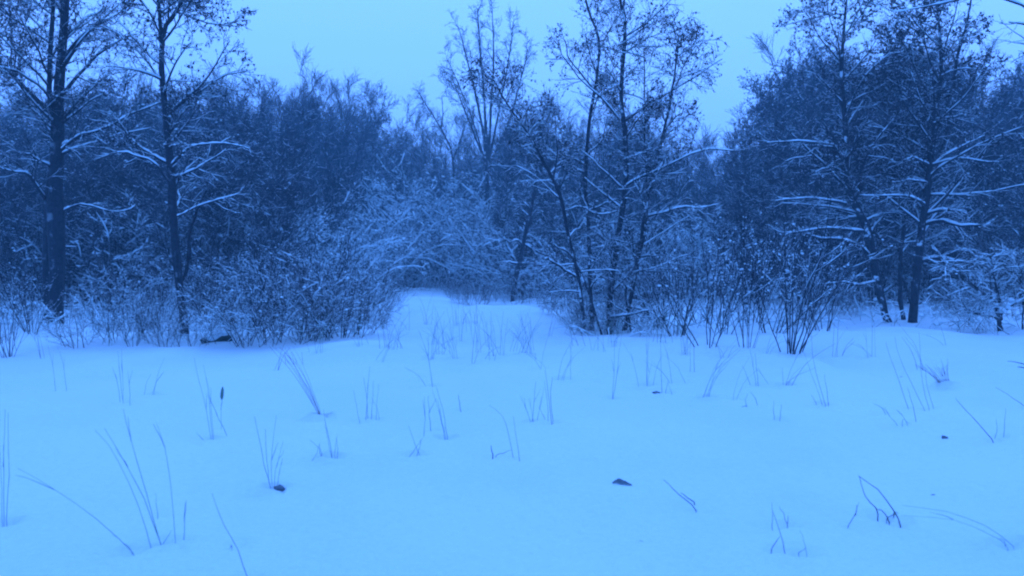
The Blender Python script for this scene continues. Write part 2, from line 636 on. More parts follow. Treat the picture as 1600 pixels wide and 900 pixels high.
g = ground_at
D = 17.6
alder('twin_trunk_tree', 'thick twin-trunked tree at the wood edge, trunk forking high up', 'tree', g(86, 522), D,
      [[(87, 524, 24), (88, 480, 27), (89, 380, 29), (90, 280, 25), (91, 200, 22), (96, 110, 17), (102, 30, 14), (106, -60, 12), (110, -180, 8)],
       [(76, 475, 15, 0.35), (74, 400, 20, 0.35), (78, 320, 21, 0.3), (84, 240, 16, 0.15), (86, 195, 13), (76, 150, 9), (78, 80, 8), (82, 0, 7), (84, -100, 4)],
       [(90, 196, 12), (62, 160, 8), (25, 125, 7), (-20, 85, 5, -0.4), (-60, 20, 3, -0.6)]],
      [[(96, 228, 9), (128, 212, 6), (165, 200, 5, -.2), (212, 176, 4, -.4), (250, 163, 3, -.4)],
       [(98, 240, 8), (122, 230, 5), (150, 222, 4, .3), (190, 208, 4, .5), (235, 203, 2, .6)],
       [(82, 262, 9), (62, 250, 5, -.2), (40, 240, 4, -.3), (10, 238, 3, -.4)],
       [(70, 310, 8), (56, 290, 7, -.5), (42, 272, 7, -.8), (20, 268, 5, -1), (-8, 258, 4, -1.2)],
       [(96, 330, 6), (130, 318, 4, .3), (175, 330, 4, .5), (215, 322, 2, .7)]],
      np.random.default_rng(11), auto=15, auto_L=(1.0, 2.6), leaf_z=(3.6, 5.0), leaf=0.55, twig_n=(8, 8, 2), limb_t=(0.45, 1.0), bark='bark_plain', taper=0.3, limb_ang=(50, 13), leaf_n=4)

D = 15.9
alder('slender_tree', 'slender dark tree with leafy crown rising from the shadowed thicket', 'tree', g(283, 536), D,
      [[(290, 538, 15), (284, 480, 14), (276, 420, 15), (270, 330, 15), (266, 250, 14), (258, 180, 12), (251, 110, 10), (252, 45, 9), (272, 15, 7), (292, -40, 5), (300, -130, 3)],
       [(252, 62, 8), (246, 20, 6), (240, -50, 4), (235, -130, 3)],
       [(288, 440, 7, .2), (292, 390, 7, .3), (300, 350, 5, .4), (318, 300, 3, .4)]],
      [[(268, 290, 6), (240, 255, 4, -.2), (205, 240, 4, -.4), (170, 236, 2, -.4)],
       [(262, 180, 6), (300, 150, 5, .3), (350, 120, 3, .5), (385, 110, 2, .6)],
       [(266, 260, 7), (300, 230, 5, -.3), (345, 225, 4, -.5), (390, 230, 2, -.5)],
       [(272, 340, 5), (310, 322, 4, .2), (350, 310, 4, .3), (380, 300, 2, .4)],
       [(254, 130, 5), (225, 90, 4, .2), (190, 60, 3, .3), (160, 40, 2, .3)]],
      np.random.default_rng(12), auto=20, auto_L=(1.0, 2.3), leaf_z=(2.8, 4.0), leaf=0.8, twig_n=(8, 8, 2), limb_t=(0.3, 1.0), auto_stems=[0, 1], bark='bark_plain', taper=0.3, limb_ang=(52, 14), leaf_n=4)

D = 17.5
alder('alder_clump', 'tall multi-stemmed alder with leafy crown in the middle of the wood edge', 'tree', g(950, 520), D,
      [[(952, 522, 12), (950, 480, 13), (957, 410, 13), (967, 340, 12), (974, 270, 11), (970, 200, 10), (965, 150, 9), (967, 90, 9), (970, 35, 7), (962, 0, 6), (952, -70, 4)],
       [(925, 515, 9, .3), (922, 440, 9, .35), (920, 360, 9, .4), (914, 280, 9, .4), (918, 210, 8, .4), (926, 140, 7, .4), (932, 70, 6, .4), (915, 20, 5, .4), (900, -40, 3, .4)],
       [(912, 515, 8, -.4), (906, 450, 8, -.4), (890, 380, 8, -.5), (876, 310, 8, -.6), (848, 250, 7, -.6), (822, 205, 6, -.6), (795, 165, 4, -.6), (770, 120, 3, -.6)],
       [(975, 520, 9, .1), (988, 450, 9, .1), (1002, 370, 9, .1), (1012, 300, 8, .1), (1030, 230, 7, 0), (1046, 160, 5, 0), (1056, 100, 4, 0), (1060, 55, 2, 0)],
       [(985, 518, 5, -.3), (978, 450, 5, -.3), (1000, 400, 4, -.3), (1012, 330, 4, -.2), (1008, 250, 3, -.1), (1007, 150, 3, 0), (1006, 80, 2, 0)],
       [(940, 524, 5, -.6), (925, 480, 5, -.6), (905, 430, 5, -.7), (880, 395, 5, -.8), (855, 382, 3, -.9)]],
      [[(972, 192, 7), (1010, 165, 6, .2), (1055, 140, 4, .4), (1095, 115, 3, .5), (1128, 92, 2, .5)],
       [(968, 188, 6), (942, 155, 5, -.2), (915, 130, 4, -.3), (885, 95, 3, -.4), (870, 70, 2, -.4)],
       [(968, 72, 5), (985, 60, 4), (1005, 45, 3, .2), (1030, 25, 2, .2)],
       [(976, 292, 7), (1005, 275, 6, -.3), (1040, 262, 5, -.5), (1085, 240, 4, -.7), (1145, 235, 3, -.8)],
       [(1012, 338, 7), (1035, 332, 6, -.3), (1062, 324, 5, -.4), (1095, 325, 4, -.6), (1122, 318, 2, -.6)],
       [(914, 258, 6, .4), (890, 245, 5, .3), (865, 243, 4, .2), (842, 245, 3, .1)],
       [(918, 330, 6, .4), (945, 318, 4, .2), (962, 312, 3, .1)],
       [(975, 250, 5), (992, 243, 5, -.2), (1008, 238, 3, -.3)],
       [(990, 428, 6), (1008, 422, 6, -.3), (1028, 426, 4, -.4)],
       [(1000, 402, 5), (1018, 398, 5, -.2), (1034, 398, 3, -.3)],
       [(955, 495, 6, -.5), (980, 492, 6, -.7), (1015, 482, 4, -.9)],
       [(900, 432, 7, -.5), (880, 420, 7, -.6), (860, 408, 6, -.8), (852, 404, 3, -.9)],
       [(928, 140, 5, .4), (900, 105, 4, .3), (880, 60, 3, .3)],
       [(964, 330, 5), (935, 335, 4, -.2), (905, 322, 4, -.4), (880, 330, 2, -.4)]],
      np.random.default_rng(13), auto=13, auto_L=(0.6, 1.5), leaf_z=(2.6, 4.0), leaf=0.7, twig_n=(7, 7, 2), limb_t=(0.10, 1.0), auto_stems=[0, 1, 2, 3, 4], lumps=900, taper=0.2, limb_ang=(56, 15), side=26, leaf_n=4, thin=0.82)

D = 22.5
alder('leaning_sapling', 'small leaning snow-flecked tree left of the multi-stemmed alder', 'tree', g(803, 476), 27.5,
      [[(800, 478, 9), (806, 440, 9), (815, 405, 8), (822, 370, 8), (830, 330, 7), (838, 290, 5), (842, 250, 3), (846, 205, 2)]],
      [[(818, 385, 5), (808, 375, 4), (795, 378, 3), (782, 370, 2)], [(820, 382, 5), (845, 396, 4, .3), (870, 398, 2, .4)],
       [(828, 340, 4), (812, 325, 3), (800, 310, 2)], [(812, 412, 5), (798, 410, 4), (785, 408, 2)]],
      np.random.default_rng(14), auto=9, auto_L=(0.8, 1.9), leaf=0.15, twig_n=(6, 6, 2), limb_t=(0.25, 1.0), lumps=500)

D = 21.2
alder('right_alder', 'leafy alder leaning away from its neighbour, trunk slanting left above the snow mound', 'tree', g(1385, 502), D,
      [[(1388, 504, 13), (1380, 475, 13), (1370, 435, 14), (1362, 395, 14), (1352, 350, 14), (1330, 310, 13), (1320, 270, 12), (1319, 210, 10), (1314, 150, 8), (1312, 90, 6), (1317, 20, 4), (1320, -10, 2)],
       [(1350, 355, 8, .2), (1370, 368, 8, .1), (1395, 378, 7, 0), (1412, 382, 4, 0)],
       [(1412, 500, 7, .8), (1408, 450, 8, .8), (1410, 390, 7, .8), (1415, 340, 6, .8), (1400, 280, 4, .8), (1392, 200, 3, .8), (1390, 120, 2, .8)]],
      [[(1360, 400, 7), (1340, 382, 7, -.3), (1305, 374, 6, -.6), (1265, 372, 4, -.8)],
       [(1352, 362, 7), (1320, 358, 6, -.4), (1280, 356, 5, -.8), (1235, 365, 4, -1), (1205, 358, 2, -1)],
       [(1345, 335, 6), (1310, 325, 5, .3), (1270, 322, 4, .5), (1215, 318, 3, .6)],
       [(1322, 318, 6), (1290, 312, 5, -.3), (1250, 310, 4, -.5), (1212, 314, 2, -.5)],
       [(1320, 232, 6), (1295, 224, 5, -.2), (1255, 222, 4, -.4), (1200, 222, 3, -.6)],
       [(1320, 250, 5), (1290, 243, 4, .3), (1260, 245, 3, .5), (1225, 250, 2, .6)],
       [(1318, 270, 5), (1300, 262, 4, -.3), (1275, 268, 3, -.5)],
       [(1368, 440, 5), (1340, 445, 5, -.6), (1310, 440, 4, -.9), (1285, 445, 2, -1)],
       [(1352, 345, 5), (1375, 335, 4, .2), (1400, 332, 3, .3), (1425, 335, 2, .3)]],
      np.random.default_rng(15), auto=28, auto_L=(1.5, 2.8), leaf_z=(2.8, 4.2), leaf=1.0, twig_n=(9, 7, 2), limb_t=(0.34, 1.0), auto_stems=[0, 2], lumps=1300, taper=0.28, limb_ang=(56, 15), side=44, leaf_n=6, leaf_s=(0.035, 0.075))
alder('right_alder', 'leafy alder with straight upright trunk and heavy snowy limbs pointing at the frame edge', 'tree', g(1427, 498), 21.0,
      [[(1426, 500, 15), (1430, 460, 14), (1436, 410, 14), (1443, 350, 13), (1449, 295, 12), (1455, 240, 11), (1463, 180, 9), (1468, 120, 7), (1466, 60, 5), (1462, 5, 3)],
       [(1450, 300, 6, .3), (1480, 200, 5, .6), (1495, 90, 5, .6), (1508, 40, 4, .6), (1521, -10, 3, .6)]],
      [[(1448, 334, 8), (1470, 328, 7, -.3), (1492, 330, 6, -.5), (1512, 336, 4, -.6)],
       [(1446, 350, 9), (1470, 346, 9, -.4), (1495, 352, 8, -.7), (1520, 352, 5, -.9), (1550, 350, 3, -1)],
       [(1442, 408, 8), (1465, 402, 8, -.4), (1495, 408, 6, -.7), (1530, 412, 4, -.9), (1570, 410, 3, -1)],
       [(1456, 260, 6), (1480, 240, 6, .3), (1505, 228, 4, .5), (1540, 212, 3, .6)],
       [(1455, 258, 6), (1485, 250, 5, -.3), (1520, 249, 4, -.6), (1560, 255, 2, -.7)],
       [(1462, 186, 5), (1490, 183, 4, -.2), (1515, 178, 3, -.3)],
       [(1452, 258, 5), (1430, 248, 5, -.3), (1415, 250, 3, -.5)],
       [(1448, 285, 5), (1425, 282, 4, -.3), (1395, 286, 3, -.5)],
       [(1452, 318, 6), (1425, 312, 5, .3), (1385, 310, 3, .4)]],
      np.random.default_rng(16), auto=36, auto_L=(1.6, 3.0), leaf_z=(2.8, 4.2), leaf=1.0, twig_n=(9, 7, 2), limb_t=(0.32, 1.0), auto_stems=[0], lumps=1300, taper=0.26, limb_ang=(56, 15), side=60, leaf_n=6, leaf_s=(0.035, 0.075))

# bare tree whose tips hang into the sky above the right alders
alder('bare_overhanging_tree', 'bare thin tree top hanging into the sky at the upper edge', 'tree', g(1640, 560), 15.0,
      [[(1650, 562, 16), (1648, 420, 15), (1642, 280, 13), (1636, 150, 12), (1630, 40, 10), (1622, -80, 7), (1610, -190, 4)]],
      [[(1630, 30, 6), (1590, 5, 5), (1540, -8, 4), (1490, 2, 4), (1440, 12, 3), (1400, 18, 2), (1360, 6, 1.5)],
       [(1628, 60, 5), (1600, 38, 4, .2), (1575, 36, 2, .2)]],
      np.random.default_rng(17), auto=5, auto_L=(0.5, 1.2), leaf=0.0, twig_n=(3, 2, 1), limb_t=(0.55, 1.0), lumps=60)

# snow-laden shrub with a snow-filled fork at the frame edge
alder('forked_shrub', 'low forked shrub at the frame edge with a snow cushion in its fork', 'shrub', g(1562, 514), 18.6,
      [[(1563, 514, 9), (1560, 495, 10), (1548, 470, 7), (1520, 450, 6, -.2), (1490, 420, 4, -.4), (1465, 405, 2, -.5)],
       [(1561, 496, 8), (1575, 480, 6), (1590, 465, 5, .2), (1610, 445, 3, .3)],
       [(1562, 505, 5, .2), (1558, 470, 5, .3), (1552, 430, 4, .3), (1545, 390, 3, .3)],
       [(1560, 500, 5, -.2), (1535, 492, 4, -.4), (1510, 485, 3, -.6)],
       [(1598, 508, 3, .3), (1594, 450, 3, .3), (1586, 400, 2, .3)]],
      [], np.random.default_rng(18), auto=7, auto_L=(0.4, 0.9), leaf=0.0, twig_n=(5, 4, 1), limb_t=(0.3, 1.0), lumps=300, snow=1.5)
cp = np.array([P3(1564, 485, 18.6), P3(1574, 476, 18.6), P3(1556, 478, 18.6), P3(1580, 470, 18.65)])
cush = np.repeat(cp, 6, axis=0) + RNG.normal(size=(24, 3)) * 0.03
cv, ct = clumps(cush - np.array(bpy.data.objects['forked_shrub'].location), 0.07 + 0.05 * RNG.random(24), RNG)
part('snow_cushion', mesh_np('snow_cushion', cv, None, ct), 'snow', bpy.data.objects['forked_shrub'])


# ------------------------------------------------------------------ shrub and far-tree kinds
def build_plant(name, stems_p, stems_r, rng, levels, twig='twig', snow_amt=1.0, snow_add=0.006, snow_frac=0.5, lumps=300, leaf=None, stem_k=5, trunk_parts=False, lump_r=0.03):
    root = empty(name)
    if trunk_parts:
        for i in range(len(stems_p)):
            v, q = tubes(stems_p[i:i + 1], stems_r[i:i + 1], 7)
            part('trunk', mesh_np('trunk', v, q), 'bark', root)
    else:
        for i in range(len(stems_p)):
            v, q = tubes(stems_p[i:i + 1], stems_r[i:i + 1], stem_k)
            part('stem', mesh_np('stem', v, q), 'twig', root)
    p, r = stems_p, stems_r
    chunks, sn, ends = [], [snow_on(p, r, rng, snow_amt, snow_add, 0.75, 5)], []
    lv = []
    for i, kw in enumerate(levels):
        p, r = grow(p, r, rng=rng, **kw)
        chunks.append(tubes(p, r, 4 if i == 0 else 3))
        sel = rng.random(len(p)) < snow_frac / (1 + 0.6 * i)
        sn.append(snow_on(p[sel], r[sel], rng, snow_amt, snow_add, 0.7, 3))
        ends.append(p[:, 1:].reshape(-1, 3))
        lv.append(p)
    v, q = merge(chunks)
    tw = part('twigs', mesh_np('twigs', v, q), twig, root, 'stuff')
    v, q = merge([s for s in sn if len(s[0])])
    e = np.vstack(ends)
    k = rng.integers(0, len(e), lumps)
    cv, ct = clumps(e[k], 0.012 + lump_r * rng.random(lumps) ** 2, rng)
    part('snow_load', mesh_np('snow_load', np.vstack([v, cv]), q, ct + len(v)), 'snow', tw, 'stuff')
    if leaf:
        zz = lv[-1][:, -1, 2]
        pr = np.clip((zz - leaf[0]) / leaf[1], 0.03, 1) * leaf[2]
        v, q = leaves_on(lv[-1], leaf[3], rng, leaf[4], pr)
        part('leaves', mesh_np('leaves', v, q, smooth=False), 'leaf', root, 'stuff')
    return root


def fan(n, rng, h, spread, r, P=9, lean=0.0, wander=0.05, droop=0.0, base=0.12, up=0.03):
    """n stems rising from one foot"""
    p = np.zeros((n, P, 3))
    a = rng.random(n) * 6.283
    p[:, 0] = np.stack([np.cos(a) * base * rng.random(n), np.sin(a) * base * rng.random(n), np.full(n, -0.25)], -1)
    sp = spread * (0.25 + 0.75 * rng.random(n))
    d = np.stack([np.cos(a) * sp, np.sin(a) * sp, np.ones(n)], -1)
    d[:, 0] += lean
    d /= np.linalg.norm(d, axis=1, keepdims=True)
    L = h * (0.65 + 0.4 * rng.random(n)) / (P - 1)
    for k in range(1, P):
        d = d + wander * rng.normal(size=(n, 3))
        d[:, 2] += up - droop * (k / P) ** 1.5
        d /= np.linalg.norm(d, axis=1, keepdims=True)
        p[:, k] = p[:, k - 1] + d * L[:, None]
    u = np.linspace(0, 1, P)[None]
    rr = (r * (0.6 + 0.5 * rng.random(n)))[:, None] * (1 - u) + 0.004 * u
    return p, rr


def vase(seed, n=12, h=2.6):
    rng = np.random.default_rng(seed)
    p, r = fan(n, rng, h, 0.62, 0.0105, wander=0.10)
    return build_plant('vase_shrub', p, r, rng, [
        dict(n=5, t=(0.2, 0.9), ang=(26, 8), L=(0.5, 1.2), rr=0.65, rmin=0.0045, P=6, up=0.08, wander=0.07),
        dict(n=4, t=(0.2, 1.0), ang=(32, 11), L=(0.15, 0.45), rr=0.7, rmin=0.0032, P=4, up=0.06, wander=0.10),
        dict(n=1, t=(0.3, 1.0), ang=(36, 12), L=(0.06, 0.15), rr=0.8, rmin=0.0028, P=3, up=0.03, wander=0.15)],
        snow_amt=1.0, snow_add=0.0045, snow_frac=0.5, lumps=120, lump_r=0.016)


def arching(seed, n=20, h=5.0):
    rng = np.random.default_rng(seed)
    p, r = fan(n, rng, h, 0.85, 0.026, P=10, wander=0.10, droop=0.27, base=0.6)
    return build_plant('arching_shrub', p, r, rng, [
        dict(n=7, t=(0.2, 1.0), ang=(42, 13), L=(0.9, 1.9), rr=0.7, rmin=0.009, P=7, up=0.02, wander=0.13, droop=0.14),
        dict(n=7, t=(0.1, 1.0), ang=(42, 14), L=(0.3, 0.8), rr=0.7, rmin=0.006, P=4, up=0.02, wander=0.14, droop=0.04),
        dict(n=3, t=(0.2, 1.0), ang=(42, 14), L=(0.15, 0.35), rr=0.8, rmin=0.005, P=3, wander=0.18)],
        twig='twig_snowy', snow_amt=1.35, snow_add=0.018, snow_frac=0.5, lumps=120, lump_r=0.07)


def tangle(seed, n=12, h=1.8, mat='twig_red'):
    rng = np.random.default_rng(seed)
    p, r = fan(n, rng, h, 0.75, 0.009, P=8, wander=0.12, droop=0.05, base=0.5)
    return build_plant('tangled_bush', p, r, rng, [
        dict(n=6, t=(0.15, 1.0), ang=(42, 14), L=(0.35, 0.95), rr=0.7, rmin=0.004, P=5, up=0.06, wander=0.13),
        dict(n=4, t=(0.1, 1.0), ang=(42, 15), L=(0.15, 0.5), rr=0.7, rmin=0.0035, P=4, up=0.03, wander=0.16),
        dict(n=2, t=(0.2, 1.0), ang=(44, 16), L=(0.08, 0.2), rr=0.8, rmin=0.003, P=3, wander=0.2)],
        twig=mat, snow_amt=1.0, snow_add=0.006, snow_frac=0.42, lumps=60, lump_r=0.03)


def bare_tree(seed, h=13.0, n=5):
    rng = np.random.default_rng(seed)
    p, r = fan(n, rng, h, 0.28, 0.10, P=12, wander=0.035, base=0.25, up=0.02)
    return build_plant('bare_tree', p, r, rng, [
        dict(n=12, t=(0.12, 1.0), ang=(34, 9), L=(2.0, 4.4), taper_t=0.6, rr=0.5, rmin=0.018, P=7, up=0.08, wander=0.07),
        dict(n=9, t=(0.12, 1.0), ang=(35, 11), L=(0.8, 1.8), rr=0.6, rmin=0.011, P=5, up=0.06, wander=0.09),
        dict(n=6, t=(0.15, 1.0), ang=(36, 12), L=(0.35, 0.85), rr=0.7, rmin=0.0085, P=3, up=0.04, wander=0.1)],
        twig='twig_far', snow_frac=0.12, snow_add=0.005, lumps=150, trunk_parts=True)


def leafy_tree(seed, h=9.0, n=2):
    rng = np.random.default_rng(seed)
    p, r = fan(n, rng, h, 0.14, 0.075, P=12, wander=0.03, base=0.2)
    return build_plant('leafy_alder', p, r, rng, [
        dict(n=30 if n < 3 else 22, t=(0.14, 1.0), ang=(66, 13), L=(1.5, 2.8), taper_t=0.6, rr=0.45, rmin=0.012, P=6, up=0.03, wander=0.1),
        dict(n=9, t=(0.12, 1.0), ang=(46, 14), L=(0.5, 1.1), rr=0.6, rmin=0.008, P=5, up=0.02, wander=0.13),
        dict(n=6, t=(0.15, 1.0), ang=(46, 14), L=(0.25, 0.55), rr=0.7, rmin=0.0065, P=3, wander=0.15)],
        twig='twig_far', snow_frac=0.22, snow_add=0.006, lumps=350, leaf=(2.4, 2.5, 0.6, 3, (0.05, 0.09)), trunk_parts=True, lump_r=0.04)


def thin_tree(seed, h=8.0):
    rng = np.random.default_rng(seed)
    p, r = fan(6, rng, h, 0.32, 0.05, P=12, wander=0.05, base=0.5)
    return build_plant('young_tree', p, r, rng, [
        dict(n=18, t=(0.08, 1.0), ang=(48, 13), L=(1.0, 2.3), taper_t=0.5, rr=0.5, rmin=0.010, P=6, up=0.05, wander=0.1),
        dict(n=8, t=(0.12, 1.0), ang=(42, 13), L=(0.45, 1.0), rr=0.6, rmin=0.0075, P=4, up=0.04, wander=0.12),
        dict(n=5, t=(0.15, 1.0), ang=(42, 13), L=(0.25, 0.5), rr=0.7, rmin=0.006, P=3, up=0.02, wander=0.14)],
        twig='twig_far', snow_frac=0.22, snow_add=0.006, lumps=150, trunk_parts=True, lump_r=0.035)


class Kind:
    """a kind of plant: first use moves the built one, later uses copy it"""
    def __init__(self, protos):
        self.protos, self.used = protos, [False] * len(protos)
        self.h = [max(v.co.z for v in [c for c in p.children if c.name.startswith('twigs')][0].data.vertices) for p in protos]

    def put(self, x, y, rz, s, label, cat, group, which=None):
        i = (int(RNG.integers(0, len(self.protos))) if which is None else which) % len(self.protos)
        loc = (x, y, tz(x, y))
        if not self.used[i]:
            self.used[i] = True
            o = self.protos[i]
            o.location, o.rotation_euler, o.scale = loc, (0, 0, rz), (s if isinstance(s, tuple) else (s, s, s))
        else:
            o = copy_tree(self.protos[i], loc, rz, s)
        return tag(o, label, cat, group)


K_vase = Kind([vase(21, 13), vase(22, 8, 2.3), vase(23, 10)])
K_arch = Kind([arching(31, 20, 5.4), arching(32, 16, 4.6)])
K_tang = Kind([tangle(41), tangle(42, 12, 1.5), tangle(43, 13, 1.9, 'twig'), tangle(44, 9, 1.8)])
K_bare = Kind([bare_tree(51), bare_tree(52, 12.0, 4), bare_tree(53, 14.0, 7)])
K_leaf = Kind([leafy_tree(61), leafy_tree(62, 8.5, 1), leafy_tree(63, 9.5, 3)])
K_thin = Kind([thin_tree(71), thin_tree(72, 7.0)])


def put(kind, px, py, s, label, cat, group=None, which=None, rz=None):
    p = g(px, py)
    return kind.put(p[0], p[1], RNG.random() * 6.28 if rz is None else rz, s, label, cat, group, which)


def put_d(kind, px, D, s, label, cat, group=None, which=None, rz=None):
    x = (px - CX) / F * D
    return kind.put(x, D, RNG.random() * 6.28 if rz is None else rz, s, label, cat, group, which)


# shrubs that stand singly in front of the right-hand wood
BG = 'bare shrubs in front of the wood'
put(K_vase, 1105, 541, 0.95, 'wide vase-shaped bare shrub nearest the multi-stemmed alder', 'shrub', BG, 1, 0.3)
put(K_vase, 1166, 543, (.6, .6, 1.05), 'thin upright bare shrub between two vase-shaped shrubs', 'shrub', BG, 1)
put(K_vase, 1234, 551, 1.08, 'densest many-stemmed bare shrub, foremost in front of the alders', 'shrub', BG, 0)
for px, py, s in ((1060, 525, .9), (1130, 522, 1.0), (1205, 520, 1.05), (1285, 516, .8), (1035, 512, 1.1), (1510, 503, .6), (1180, 505, 1.2), (1095, 505, 1.1), (1260, 500, 1.0)):
    put(K_vase, px, py, s, 'upright bare shrub of the second row', 'shrub', 'second row of bare shrubs')

# thicket below the slender tree
TG = 'tangled bushes of the shadowed thicket'
TL = 'low tangled bush in the shadowed thicket'
for px, py, s in ((130, 541, .55), (180, 532, .65), (240, 528, .7), (372, 534, .8), (415, 537, .85), (455, 534, .95), (495, 531, .95), (530, 527, .95), (556, 523, .85),
                  (300, 541, .5), (262, 538, .55), (310, 505, .9), (395, 508, .95), (450, 506, 1.0), (500, 505, 1.0), (540, 502, 1.0), (568, 500, .85), (20, 492, .8), (160, 496, .8), (225, 492, .9), (270, 488, .9), (350, 490, 1.0)):
    put(K_tang, px, py, s, TL, 'bush', TG)
UG = 'upright shrubs in the shadowed thicket'
for px, py, s in ((383, 541, .7), (440, 525, .9), (480, 520, 1.0), (530, 528, .8), (207, 541, .55), (15, 558, .5), (420, 500, 1.1), (500, 500, 1.1), (50, 520, .7), (558, 515, .75), (330, 500, .9)):
    put(K_vase, px, py, s, 'upright bare shrub in the shadowed thicket', 'shrub', UG)
# low growth at the alder's foot and along the clearing's end
for px, py, s in ((900, 512, .5), (940, 522, .45), (975, 520, .45), (925, 505, .8), (1000, 508, .7), (885, 498, .5), (958, 516, .7), (985, 512, .8), (930, 516, .6), (910, 524, .35)):
    put(K_tang, px, py, s, 'knee-high snowy twig tangle at the alder foot', 'bush', 'tangles at the alder foot')
for px, py, s in ((592, 512, .35), (606, 488, .4), (598, 470, .5), (705, 466, .4), (722, 474, .4), (860, 490, .35), (745, 476, .65), (770, 470, .7), (805, 474, .6), (845, 474, .7), (870, 480, .6), (735, 460, .8), (790, 458, .9), (600, 457, .7), (630, 454, .7), (662, 453, .7), (695, 455, .7), (715, 460, .6)):
    put(K_tang, px, py, s, 'reddish low bush at the clearing end', 'bush', 'bushes closing the clearing')
for px, py, s in ((1335, 492, .5), (1300, 490, .7), (1480, 490, .6), (1520, 495, .6), (1580, 492, .8), (1455, 474, .8), (1540, 478, 1.0), (1405, 470, .7), (1330, 474, .9), (1600, 476, 1.0), (1370, 462, .9), (1500, 466, .9)):
    put(K_tang, px, py, s, 'snow-filled low bush under the alders', 'bush', 'bushes under the right alders')

# snow-laden arching brush behind the clearing
AG = 'arching snow-laden shrubs behind the clearing'
AL = 'arching snow-laden shrub behind the clearing'
for px, D, s in ((545, 31, .75), (585, 38, .85), (640, 43, .95), (700, 43, 1.0), (750, 39, 1.0), (800, 36, .95), (845, 33, .85), (885, 30, .75), (530, 36, 1.0), (590, 45, 1.2), (650, 48, 1.3), (710, 47, 1.3), (770, 45, 1.25),
                 (830, 42, 1.2), (890, 38, 1.0), (495, 34, .9), (940, 34, .9), (1000, 32, .9), (620, 53, 1.4), (690, 54, 1.4), (750, 53, 1.4), (820, 52, 1.4), (560, 50, 1.35)):
    put_d(K_arch, px, D, s * .92 if D < 41 else s * 1.03, AL, 'shrub', AG)
for px, D, s in ((1060, 30, .75), (1120, 32, .8), (1180, 31, .75), (1240, 33, .8), (1300, 31, .75), (1360, 30, .7), (1430, 32, .75), (1490, 31, .75), (1550, 30, .75), (1610, 31, .8)):
    put_d(K_arch, px, D, s, 'arching snowy shrub behind the alders', 'shrub', 'snowy undergrowth shrubs behind the alders')
for px, D, s in ((-20, 26, .65), (50, 28, .65), (120, 27, .7), (180, 26, .7), (240, 28, .75), (310, 27, .7), (380, 28, .75), (440, 26, .65), (485, 27, .65)):
    put_d(K_arch, px, D, s, 'arching snowy shrub behind the shadowed thicket', 'shrub', 'snowy undergrowth shrubs behind the dark thicket')

# the wood behind, tree by tree; treetop heights follow the skyline of the place
SKX = (-60, 0, 60, 130, 200, 300, 400, 450, 500, 550, 590, 620, 655, 700, 720, 745, 800, 830, 900, 1000, 1060, 1110, 1150, 1175, 1200, 1300, 1400, 1500, 1560, 1660)
SKY = (105, 125, 130, 80, 110, 95, 90, 100, 92, 118, 128, 165, 160, 172, 180, 150, 110, 130, 150, 135, 150, 200, 195, 135, 75, 32, 55, 35, 62, 55)
WOOD = {'t': (K_thin, 'young many-stemmed wood tree'), 'l': (K_leaf, 'dark leafy wood tree'), 'b': (K_bare, 'tall bare wood tree')}


def wood_tree(px, D, k, drop, where, group):
    K, nm = WOOD[k]
    i = int(RNG.integers(0, len(K.protos)))
    H = (HOR - np.interp(px, SKX, SKY) - drop) / F * D + HCAM
    sc = H / K.h[i]
    w = sc * (0.8 + 0.35 * RNG.random())
    if k == 't':
        w = max(w, 0.8)
    put_d(K, px, D, (w, w, sc), nm, 'tree', group, i)


def zone(px):
    if px < 540:
        return 'standing in the wood behind the shadowed thicket', 'trees of the wood behind the shadowed thicket'
    if px < 790:
        return 'low on the skyline beyond the clearing', 'trees of the skyline beyond the clearing'
    if px < 1150:
        return 'in the wood behind the multi-stemmed alder', 'trees of the wood behind the multi-stemmed alder'
    return 'in the wood behind the leafy alders', 'trees of the wood behind the leafy alders'


rw = np.random.default_rng(77)
for D0, step, x0, x1, kinds, drop in ((26, 50, -40, 470, 'tt', 70), (32, 46, -50, 510, 'tlt', 40), (41, 48, -60, 370, 'blt', 10), (42, 46, 380, 545, 'tb', 50), (50, 42, -60, 390, 'bbl', 5), (50, 40, 395, 560, 'b', 5), (62, 34, -60, 560, 'btb', 10),
                                      (60, 34, 560, 740, 'tbt', 12), (70, 34, 550, 800, 'btb', 8), (56, 50, 560, 740, 't', 35),
                                      (34, 55, 815, 1120, 'tt', 90), (41, 48, 800, 1150, 'tlt', 40), (50, 44, 790, 1160, 'btb', 12), (62, 44, 780, 1160, 'btb', 20),
                                      (28, 58, 1170, 1640, 'tt', 95), (33, 55, 1160, 1640, 'tlt', 50), (40, 50, 1165, 1650, 'ltl', 20), (48, 46, 1165, 1650, 'blb', 5), (60, 50, 1160, 1650, 'bl', 15)):
    px = x0 + rw.random() * 20
    n_ = 0
    while px < x1:
        wh, gr = zone(px)
        wood_tree(px, D0 * (0.95 + 0.1 * rw.random()), kinds[n_ % len(kinds)], drop + 30 * rw.random(), wh, gr)
        px += step * (0.75 + 0.5 * rw.random())
        n_ += 1
